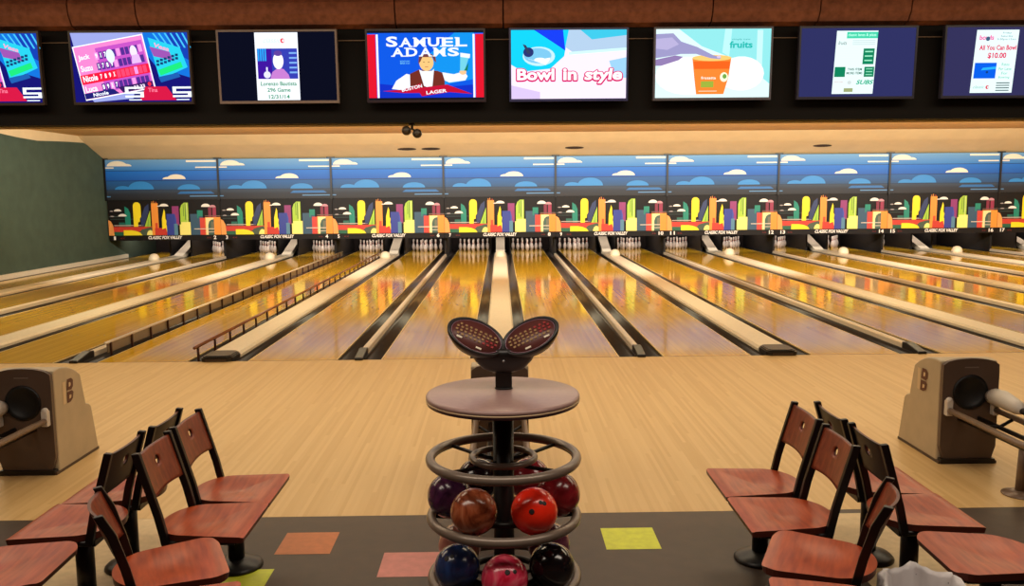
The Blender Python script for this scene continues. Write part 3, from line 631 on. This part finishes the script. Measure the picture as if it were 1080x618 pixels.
# ================================================================== BALL RETURNS
M_hood = mat('hood_cream', (178, 160, 130), .45, 0, .06, 8)
M_hoodf = mat('hood_front_brown', (84, 66, 54), .4, 0, .1, 6)
M_wrail = mat('return_rail_grey', (120, 98, 80), .35, .2)
def hood_profile():
    pts = [(-4.1, 0), (-4.1, .70)]
    for k in range(9):
        t = k / 8; pts.append((-4.1 + .39 * t + .0, .74 + .03 * math.sin(PI * t * .6) - .13 * t * t))
    pts += [(-3.65, .40), (-3.60, .385), (-3.57, .36), (-3.49, 0)]
    return pts
def ball_return(cx, label, nx=0.):
    r = empty('ball_return', (cx, 0, 0)); tag(r, label, 'ball return', 'ball returns on the approach')
    W2 = .205
    prof_ = hood_profile()
    b = MB(); b.prism(prof_, 'x', -W2, W2, M_hood); bevel(b.build('hood', r), .012, 3, 50)
    # front plate with arched top and round opening
    hx, hz, hr = 0., .52, .128
    out = [(-W2 + .004, .01), (W2 - .004, .01), (W2 - .004, .70)] + [(W2 * .98 * math.cos(math.radians(a)), .715 + .05 * math.sin(math.radians(a))) for a in range(10, 171, 16)] + [(-W2 + .004, .70)]
    # ring of quads between the opening and the outline
    n = 40; vi = []; vo = []
    for k in range(n):
        a = 2 * PI * k / n; d = (math.cos(a), math.sin(a)); best = None
        for i in range(len(out)):
            p0, p1 = out[i], out[(i + 1) % len(out)]; ex, ez = p1[0] - p0[0], p1[1] - p0[1]
            den = d[0] * ez - d[1] * ex
            if abs(den) < 1e-9: continue
            t = ((p0[0] - hx) * ez - (p0[1] - hz) * ex) / den; s_ = ((p0[0] - hx) * d[1] - (p0[1] - hz) * d[0]) / den
            if t > 0 and -1e-6 <= s_ <= 1 + 1e-6 and (best is None or t < best): best = t
        vi.append((hx + hr * d[0], hz + hr * d[1])); vo.append((hx + best * d[0], hz + best * d[1]))
    yf, yb = -4.135, -4.099
    vs = [(x, yf, z) for x, z in vi] + [(x, yf, z) for x, z in vo] + [(x, yb, z) for x, z in vi] + [(x, yb, z) for x, z in vo]
    fs = []
    for k in range(n):
        q = (k + 1) % n; fs += [(k, n + k, n + q, q)[::-1], (2 * n + k, k, q, 2 * n + q), (n + k, 3 * n + k, 3 * n + q, n + q)]
    b = MB(); b.add(vs, fs, M_hoodf); b.build('front_plate', r)
    b = MB(); b.lathe([(hr, 0), (hr, .02), (hr - .012, .035), (hr - .03, .012), (.001, .008)], mat('opening_black', (6, 5, 5), .5), 32, Matrix.Translation((hx, -4.115, hz)) @ Matrix.Rotation(PI / 2, 4, 'X')); b.build('ball_opening', r)
    b = MB(); b.box(-W2 + .01, W2 - .01, -4.15, -3.49, .0, .035, M_blk); b.box(-W2 - .004, W2 + .004, -4.145, -3.50, -0.0, .02, mat('kick_brown', (70, 52, 38), .5)); b.build('kick_plate', r)
    b = MB(); b.box(-.05, .05, -.002, 0, -.004, .004, mat('badge', (120, 104, 92), .3)); b.build('badge', r, (0, -4.136, .70))
    # emblem on both side faces
    for sd in (-1, 1):
        A = Art(.10, .17, lambda c: mat('emblem_brown', (82, 34, 22), .45) if c else mat('emblem_pale', (206, 180, 140), .45))
        A.rect(-.55, .0, -.1, .95, 0)
        A.poly([(0, .54), (.12, 1), (.75, 1), (1, .88), (.95, .62), (.7, .5)], 1); A.poly([(.32, .66), (.36, .84), (.56, .84), (.62, .78), (.58, .69), (.5, .66)], 0)
        A.poly([(-.05, 0), (.0, .46), (.75, .46), (.95, .36), (.8, .1), (.45, .0)], 1); A.poly([(.28, .14), (.32, .30), (.54, .30), (.6, .26), (.54, .17), (.42, .14)], 0)
        A.b.build('emblem', r, (sd * (W2 + .0015), -3.93 if sd > 0 else -3.83, .47), (0, 0, sd * PI / 2))
    # rails towards the bowlers
    for sx in (-.165, .165):
        b = MB(); b.tube([(sx, -4.14, .40), (sx, -5.0, .405), (sx, -5.38, .42)], .021, M_wrail, 12); b.build('rail', r)
        b = MB(); b.box(sx - .022, sx + .022, -4.185, -4.137, .36, .47, mat('shoe_white', (206, 196, 182), .4)); b.sphere((sx, -4.165, .47), .024, mat('shoe_white', 0), 12); bevel(b.build('rail_shoe', r), .006)
    b = MB()
    for sx in (-.07, .07): b.tube([(sx, -4.14, .33), (sx, -5.36, .35)], .016, M_blkm, 10)
    for y in (-4.4, -4.95, -5.36): b.tube([(-.165, y, .395), (-.07, y, .34), (.07, y, .34), (.165, y, .395)], .012, M_blkm, 8)
    b.build('ball_track', r)
    b = MB(); b.tube([(0, -4.80, .34), (0, -4.78, .02)], .032, M_wrail, 14); b.lathe([(.11, 0), (.11, .008), (.06, .022), (.034, .03)], M_wrail, 24, Matrix.Translation((0, -4.78, 0))); b.build('support_post', r)
    b = MB(); b.tube([(nx, -4.15, .49), (nx, -4.20, .50), (nx, -4.30, .505), (nx, -4.46, .49), (nx, -4.52, .48)], [.05, .06, .062, .05, .025], mat('shoe_white', 0), 18); b.build('air_nozzle', r)
    b = MB(); b.tube([(nx, -4.5, .48), (nx, -4.8, .48), (nx, -5.30, .50)], .022, M_blkm, 10); b.tube([(nx, -5.30, .50), (nx, -5.30, .41)], .018, M_blkm, 8); b.build('nozzle_arm', r)
    return r
ball_return(-P, 'cream and brown ball return hood at the left edge of the approach', -.145)
ball_return(P, 'cream and brown ball return hood at the right side of the approach', .145)
ball_return(0, 'ball return half hidden behind the round table and its keypads')

# ================================================================== BALL RACK WITH TABLE, KEYPAD CONSOLE
RX, RY = .02, -6.08
M_ring = mat('rack_ring_grey', (122, 108, 96), .3, .25)
r = empty('ball_rack', (RX, RY, 0)); tag(r, 'round grey ringed ball rack with a mauve oval table top on its black column', 'ball rack')
b = MB(); b.lathe([(.20, 0), (.20, .012), (.12, .03), (.052, .05), (.05, .10), (.05, .97)], M_blk, 28); b.build('column', r)
b = MB(); b.lathe([(.345, .972), (.362, .976), (.366, .984), (.366, .99)], mat('table_edge_dark', (74, 52, 62), .35), 64); b.lathe([(.3665, .988), (.3675, .992), (.3665, .996)], mat('table_edge_trim', (196, 170, 130), .35), 64); b.lathe([(.366, .994), (.366, 1.008), (.362, 1.015), (.352, 1.018), (.001, 1.018)], mat('table_mauve', (160, 130, 124), .32, 0, .06, 40), 64)
bx = b.build('table_top', r)
for z in (.70, .415, .11):
    b = MB(); b.ring((0, 0, z), .352, .023, M_ring); b.build('ring_rail', r)
    b = MB(); b.ring((0, 0, z + (.0 if z > .6 else .01)), .150 if z > .6 else .172, .016, M_ring if z > .6 else M_blkm); b.build('inner_ring', r)
    for a in (40, 140, 220, 320) if z > .6 else (0, 60, 120, 180, 240, 300):
        a = math.radians(a + (30 if z == .11 else 0)); b = MB(); b.tube([(.045 * math.cos(a), .045 * math.sin(a), z - .02), (.150 * math.cos(a), .150 * math.sin(a), z - .02), (.338 * math.cos(a), .338 * math.sin(a), z - .006)], .010, M_blkm, 8); b.build('spoke', r)
def ball(ang, R, z, m, label, hole=None, offs=((0, 0), (-.42, .45), (-.64, .45))):
    a = math.radians(ang); o = empty('bowling_ball', (RX + R * math.cos(a), RY + R * math.sin(a), z)); o.name = 'bowling_ball'
    COL.objects.unlink(o); bpy.data.objects.remove(o)
    b = MB(); b.sphere((0, 0, 0), .108, m, 40)
    o = b.build('bowling_ball', None, (RX + R * math.cos(a), RY + R * math.sin(a), z)); tag(o, label, 'bowling ball', 'bowling balls on the rack')
    if hole:
        d = Vector(hole).normalized(); u = d.cross(Vector((0, 0, 1))).normalized(); v = u.cross(d)
        for (du, dv), rr in zip(offs, (.0125, .010, .010)):
            q = (d + u * du + v * dv).normalized(); M = q.to_track_quat('Z', 'Y').to_matrix().to_4x4(); M.translation = q * .1068
            hb = MB(); hb.lathe([(rr, 0), (rr, .0016), (rr * .8, .0022), (.0005, .0014)], mat('hole_dark', (24, 8, 8), .6), 16, M); hb.build('finger_hole', o)
    return o
zt_, zl_ = .512, .207
ball(-122, .262, zt_, swirl('ball_brown', [(96, 38, 20), (150, 74, 44), (176, 104, 72)], 6, 3), 'brown marbled bowling ball, front left on the upper tier')
ball(-58, .262, zt_, mat('ball_orange_red', (236, 44, 22), .22, 0, .12, 12, .4), 'bright orange red bowling ball, front right on the upper tier', (-.14, -.93, .33))
ball(180, .262, zt_, swirl('ball_purple', [(48, 20, 50), (96, 44, 88)], 8), 'purple bowling ball at the left side of the upper tier')
ball(0, .262, zt_, swirl('ball_crimson', [(110, 16, 26), (160, 36, 46)], 7), 'dark crimson bowling ball at the right side of the upper tier')
ball(60, .262, zt_, swirl('ball_rose', [(150, 30, 44), (190, 60, 70)], 7), 'rose red bowling ball at the back right of the upper tier')
ball(120, .262, zt_, mat('ball_dark_plum', (42, 16, 26), .22, 0, .2, 12, .4), 'dark plum bowling ball at the back left of the upper tier')
ball(-90, .258, zl_, swirl('ball_pink', [(186, 24, 54), (216, 60, 92), (224, 120, 130)], 7), 'pink red bowling ball at the front of the lower tier', (.12, -.78, .62), ((0, 0), (-.34, .02)))
ball(-150, .258, zl_, swirl('ball_blue', [(22, 34, 70), (40, 66, 120)], 6), 'blue bowling ball, front left on the lower tier', (-.42, -.62, .66), ((0, 0), (-.2, .16)))
ball(-30, .258, zl_, mat('ball_black', (16, 15, 20), .16, 0, 0, 1, .5), 'black bowling ball, front right on the lower tier')
ball(30, .258, zl_, swirl('ball_mauve', [(96, 40, 66), (140, 74, 100)], 7), 'mauve bowling ball at the back right of the lower tier')
ball(150, .258, zl_, swirl('ball_peach', [(170, 100, 90), (200, 140, 120)], 7), 'peach pink bowling ball at the back left of the lower tier')

KY = -6.0
r = empty('keypad_console', (RX + .005, KY, 1.018)); tag(r, 'black twin keypad scoring console standing on the round table', 'scoring console')
b = MB(); b.lathe([(.044, 0), (.044, .006), (.04, .01)], M_blk, 20, Matrix.Diagonal((1, .8, 1, 1))); b.box(-.04, .04, -.025, .025, .01, .11, M_blk); bevel(b.build('stem', r), .006)
b = MB(); b.lathe([(.055, .085), (.10, .10), (.138, .14), (.155, .17), (.155, .19), (.14, .205), (.10, .212), (.001, .213)], M_blk, 36, Matrix.Diagonal((1, .62, 1, 1))); b.build('housing', r)
b = MB(); b.sphere((0, -.098, .155), .007, mat('screw_grey', (150, 150, 150), .25, .8), 10); b.build('lock', r)
for sd in (-1, 1):
    M = Matrix.Translation((sd * .131, -.055, .262)) @ Matrix.Rotation(sd * -math.radians(25) , 4, 'Y') @ Matrix.Rotation(math.radians(42), 4, 'X')
    e = MB(); e.lathe([(.07, -.07), (.11, -.055), (.14, -.012), (.148, .010), (.144, .016), (.132, .016), (.128, .008), (.001, .008)], M_blk, 48, M @ Matrix.Diagonal((1.0, .66, 1, 1)))
    pod = e.build('keypad_pod', r)
    e = MB(); e.lathe([(.124, .0), (.124, .0095), (.001, .0098)], mat('keypad_maroon', (92, 46, 42), .4), 48, M @ Matrix.Diagonal((1.0, .66, 1, 1)) @ Matrix.Translation((0, 0, .0005))); 
    e.tube([(.126 * math.cos(t), .126 * .66 * math.sin(t), .011) for t in [k * PI / 24 for k in range(48)]], .0012, mat('keypad_line', (170, 130, 150), .4), 6, True, M)
    e.build('keypad_plate', pod)
    e = MB()
    gold = mat('key_gold', (150, 116, 70), .4); redk = mat('key_red', (150, 22, 26), .4)
    for j in range(4):
        hw = [.088, .100, .100, .088][j]; n = [8, 10, 10, 9][j]; yy = [.034, .016, -.004, -.024][j]
        for i in range(n):
            xx = -hw + 2 * hw * i / (n - 1); red = (i >= n - 3 and sd > 0 and j < 3) or (sd < 0 and i >= n - 3 and j > 1)
            e.box(xx - .006, xx + .006, yy - .0055, yy + .0055, .0098, .014, redk if red else gold, M)
    e.build('keys', pod)['kind'] = 'stuff'
    e = MB(); ivory = mat('key_ivory', (226, 214, 190), .4)
    for xx, yy in ((-.075, -.044), (.03, -.062)) if sd < 0 else ((-.03, -.062), (.072, -.046)): e.box(xx - .014, xx + .014, yy - .005, yy + .005, .0098, .0145, ivory, M)
    e.build('label_keys', pod)

# ================================================================== CHAIRS
def seat_outline(cr):
    # chair faces +x; front edge at x=.21; sides run in y
    pts = []
    def arc(cx, cy, r_, a0, a1, n=8, ry=None):
        for k in range(n + 1):
            t = math.radians(a0 + (a1 - a0) * k / n); pts.append((cx + r_ * math.cos(t), cy + (ry or r_) * math.sin(t)))
    arc(.215 - cr, .225 - cr, cr, 0, 90, 6)
    arc(-.06, .0, .165, 95, 180, 12, .2)
    arc(-.06, .0, .165, 180, 265, 12, .2)
    arc(.215 - cr, -.225 + cr, cr, 270, 360, 6)
    return pts
def make_chair(cr, hz=.80, bow_=.014):
    r = empty('bowling_chair')
    out = seat_outline(cr); n = len(out); vs = []; fs = []
    R_ = 7
    def dish(x, y): 
        e = math.exp(-(((x + .02) / .13) ** 2 + ((y) / .14) ** 2)); return (.436 - .020 * e) - (.012 if x > .19 else 0) * ((x - .19) / .025)
    for j in range(R_ + 1):
        s_ = 1 - j / R_
        for x, y in out:
            px, py = x * s_ + .01 * (1 - s_), y * s_; vs.append((px, py, dish(px, py)))
    for j in range(R_):
        for k in range(n): a = j * n + k; c = j * n + (k + 1) % n; fs.append((a, c, c + n, a + n))
    b = MB(); b.add(vs, fs, M_seat, True)
    vs2 = [(x, y, dish(x, y)) for x, y in out] + [(x * .985, y * .985, .402) for x, y in out]
    b.add(vs2, [((k + 1) % n, k, k + n, (k + 1) % n + n) for k in range(n)] + [tuple(range(n, 2 * n))[::-1]], mat('seat_edge', (84, 34, 20), .4))
    b.build('seat', r)
    b = MB(); b.tube([(.16, -.17, .388), (-.10, -.175, .388), (-.155, -.18, .388)], .015, M_blkm, 8); b.tube([(.16, .17, .388), (-.10, .175, .388), (-.155, .18, .388)], .015, M_blkm, 8)
    b.box(-.17, -.13, -.18, .18, .374, .402, M_blkm); b.box(-.06, .06, -.17, .17, .376, .402, M_blkm); b.box(.13, .17, -.17, .17, .376, .402, M_blkm); b.build('seat_frame', r)
    # uprights
    for sy in (-.185, .185):
        b = MB()
        P0 = [(-.150, .385), (-.156, .42), (-.178, .52), (-.218, .66), (-.262, hz + .012)]
        pts = [(x - .015, z) for x, z in P0] + [(x + .02, z + .004) for x, z in P0[::-1]]
        b.prism(pts, 'y', sy - .014, sy + .014, M_blkm); bevel(b.build('upright', r), .004)
    # curved back panel with a round hole: polar grid around the hole
    hw, zb_, zt2 = .172, hz - .205, hz
    hcx, hcz, hr = 0., hz - .07, .021
    def surf(y, z, off=0.):
        t = (z - .52) / (hz + .012 - .52); x = -.176 - .088 * t
        bow = -bow_ * (1 - (y / hw) ** 2); return (x + bow + off + .008, y, z)
    n = 48; ring = []
    for k in range(n):
        a = 2 * PI * k / n; d = (math.cos(a), math.sin(a)); ts = []
        if abs(d[0]) > 1e-6: ts.append(((hw if d[0] > 0 else -hw) - hcx) / d[0])
        if abs(d[1]) > 1e-6: ts.append(((zt2 if d[1] > 0 else zb_) - hcz) / d[1])
        ring.append((d, min(ts)))
    K = 7; vs = []; fs = []
    for off in (.006, -.006):
        for j in range(K + 1):
            for d, t in ring:
                u = hr + (t - hr) * j / K; y = hcx + u * d[0]; z = hcz + u * d[1]
                # bottom edge arched upward in the middle, top edge gently crowned
                if d[1] < 0: z += .022 * (1 - (y / hw) ** 2) * (j / K) * .4 * min(1, abs(u * d[1]) / .1)
                vs.append(surf(y, z, off))
    S = (K + 1) * n; ff = []; fb = []; fe = []
    for j in range(K):
        for k in range(n):
            a = j * n + k; c = j * n + (k + 1) % n; ff.append((a, c, c + n, a + n)); fb.append((S + a, S + a + n, S + c + n, S + c))
    for k in range(n):
        c = (k + 1) % n; fe.append((k, S + k, S + c, c)); fe.append((K * n + k, K * n + c, S + K * n + c, S + K * n + k))
    b = MB(); base = len(b.v); b.add(vs, ff, M_backw, True); nb = b.m(mat('back_dark_laminate', (26, 14, 12), .5)); ne = b.m(mat('seat_edge', 0))
    for f in fb: b.f.append(list(f)); b.mi.append(nb); b.sm.append(True)
    for f in fe: b.f.append(list(f)); b.mi.append(ne); b.sm.append(False)
    b.build('backrest', r)
    b = MB(); b.tube([(-.03, 0, .385), (-.03, 0, .03)], .042, M_blkm, 16); b.build('post', r)
    b = MB(); b.lathe([(.135, 0), (.135, .01), (.12, .025), (.07, .04), (.04, .05)], M_blk, 30, Matrix.Translation((-.03, 0, 0))); b.build('foot', r)
    return r
protoA = make_chair(.014); protoB = make_chair(.075, .735, .04)
def stool(x, y, rz, label, group, pr=None):
    o = copy_tree(pr or protoA); o.name = 'bowling_stool'; tag(o, label, 'stool', group); o.location = (x, y, 0); o.rotation_euler = (0, 0, math.radians(rz))
    for ch in list(COL.objects):
        if ch.parent == o and ch.name.split('.')[0] in ('upright', 'backrest'): bpy.data.objects.remove(ch)
note_children()
used = {}
def chair(proto, x, y, rz, label, group):
    o = proto if proto.name not in used else copy_tree(proto)
    used[proto.name] = 1
    o.location = (x, y, 0); o.rotation_euler = (0, 0, math.radians(rz)); tag(o, label, 'chair', group)
GL = 'wooden chairs in the left cluster'; GR = 'wooden chairs in the right cluster'
chair(protoA, -1.375, -5.70, 0, 'wooden chair facing the ball rack, nearest the lanes in the left cluster', GL)
chair(protoA, -1.375, -6.14, 0, 'wooden chair facing the rack, second from the lanes in the left cluster', GL)
chair(protoB, -1.38, -6.64, 25, 'round cornered chair turned towards the lanes in the left cluster', GL)
stool(-1.20, -7.07, 12, 'wooden seat just showing at the lower edge beside the left cluster', 'backless wooden seats')
chair(protoA, -2.0, -5.68, 180, 'wooden chair facing the left wall, nearest the lanes in the left cluster', GL)
chair(protoA, -2.02, -6.13, 180, 'wooden chair facing the left wall, second from the lanes in the left cluster', GL)
stool(-2.07, -6.62, 2, 'backless round cornered wooden seat at the lower left corner of the photo', 'backless wooden seats', protoB)
chair(protoA, 1.36, -5.70, 180, 'wooden chair facing the ball rack, nearest the lanes in the right cluster', GR)
chair(protoA, 1.36, -6.155, 180, 'wooden chair facing the rack, second from the lanes in the right cluster', GR)
chair(protoB, 1.35, -6.65, 155, 'round cornered chair turned towards the lanes in the right cluster', GR)
stool(1.24, -7.10, 168, 'wooden seat just showing at the lower edge beside the right cluster', 'backless wooden seats')
chair(protoA, 2.0, -5.70, 0, 'wooden chair facing the right wall, nearest the lanes in the right cluster', GR)
chair(protoA, 2.01, -6.14, 0, 'wooden chair facing the right wall, second from the lanes in the right cluster', GR)
stool(2.06, -6.64, 178, 'backless round cornered wooden seat at the lower right corner of the photo', 'backless wooden seats', protoB)

# bin with a white bag
r = empty('litter_bin', (1.68, -6.88, 0)); tag(r, 'litter bin lined with a crumpled white bag between the right hand chairs', 'bin')
b = MB(); b.lathe([(.12, 0), (.125, .02), (.146, .37), (.148, .39), (.14, .39), (.12, .05), (.001, .04)], mat('bin_grey', (60, 56, 54), .5), 28); b.build('bin_body', r)
b = MB(); n = 48; vs = []; fs = []
rowsp = [(.150, .28), (.158, .34), (.162, .40), (.160, .455), (.148, .475), (.132, .455), (.118, .36), (.09, .25), (.03, .18)]
for i, (rr, z) in enumerate(rowsp):
    for k in range(n):
        a = 2 * PI * k / n; q = .008 * math.sin(7 * a + i) + .006 * math.sin(13 * a + 2 * i) + random.uniform(-.003, .003)
        vs.append(((rr + q) * math.cos(a), (rr + q) * math.sin(a), z + .018 * math.sin(5 * a + 1) * (1 if i < 2 else .5) + random.uniform(-.004, .004)))
for i in range(len(rowsp) - 1):
    for k in range(n): a = i * n + k; c = i * n + (k + 1) % n; fs.append((a, c, c + n, a + n))
vs = [(x, y, z - .05) for x, y, z in vs]
b.add(vs, fs, mat('bag_white', (206, 200, 200), .35), True); b.build('bin_bag', r)
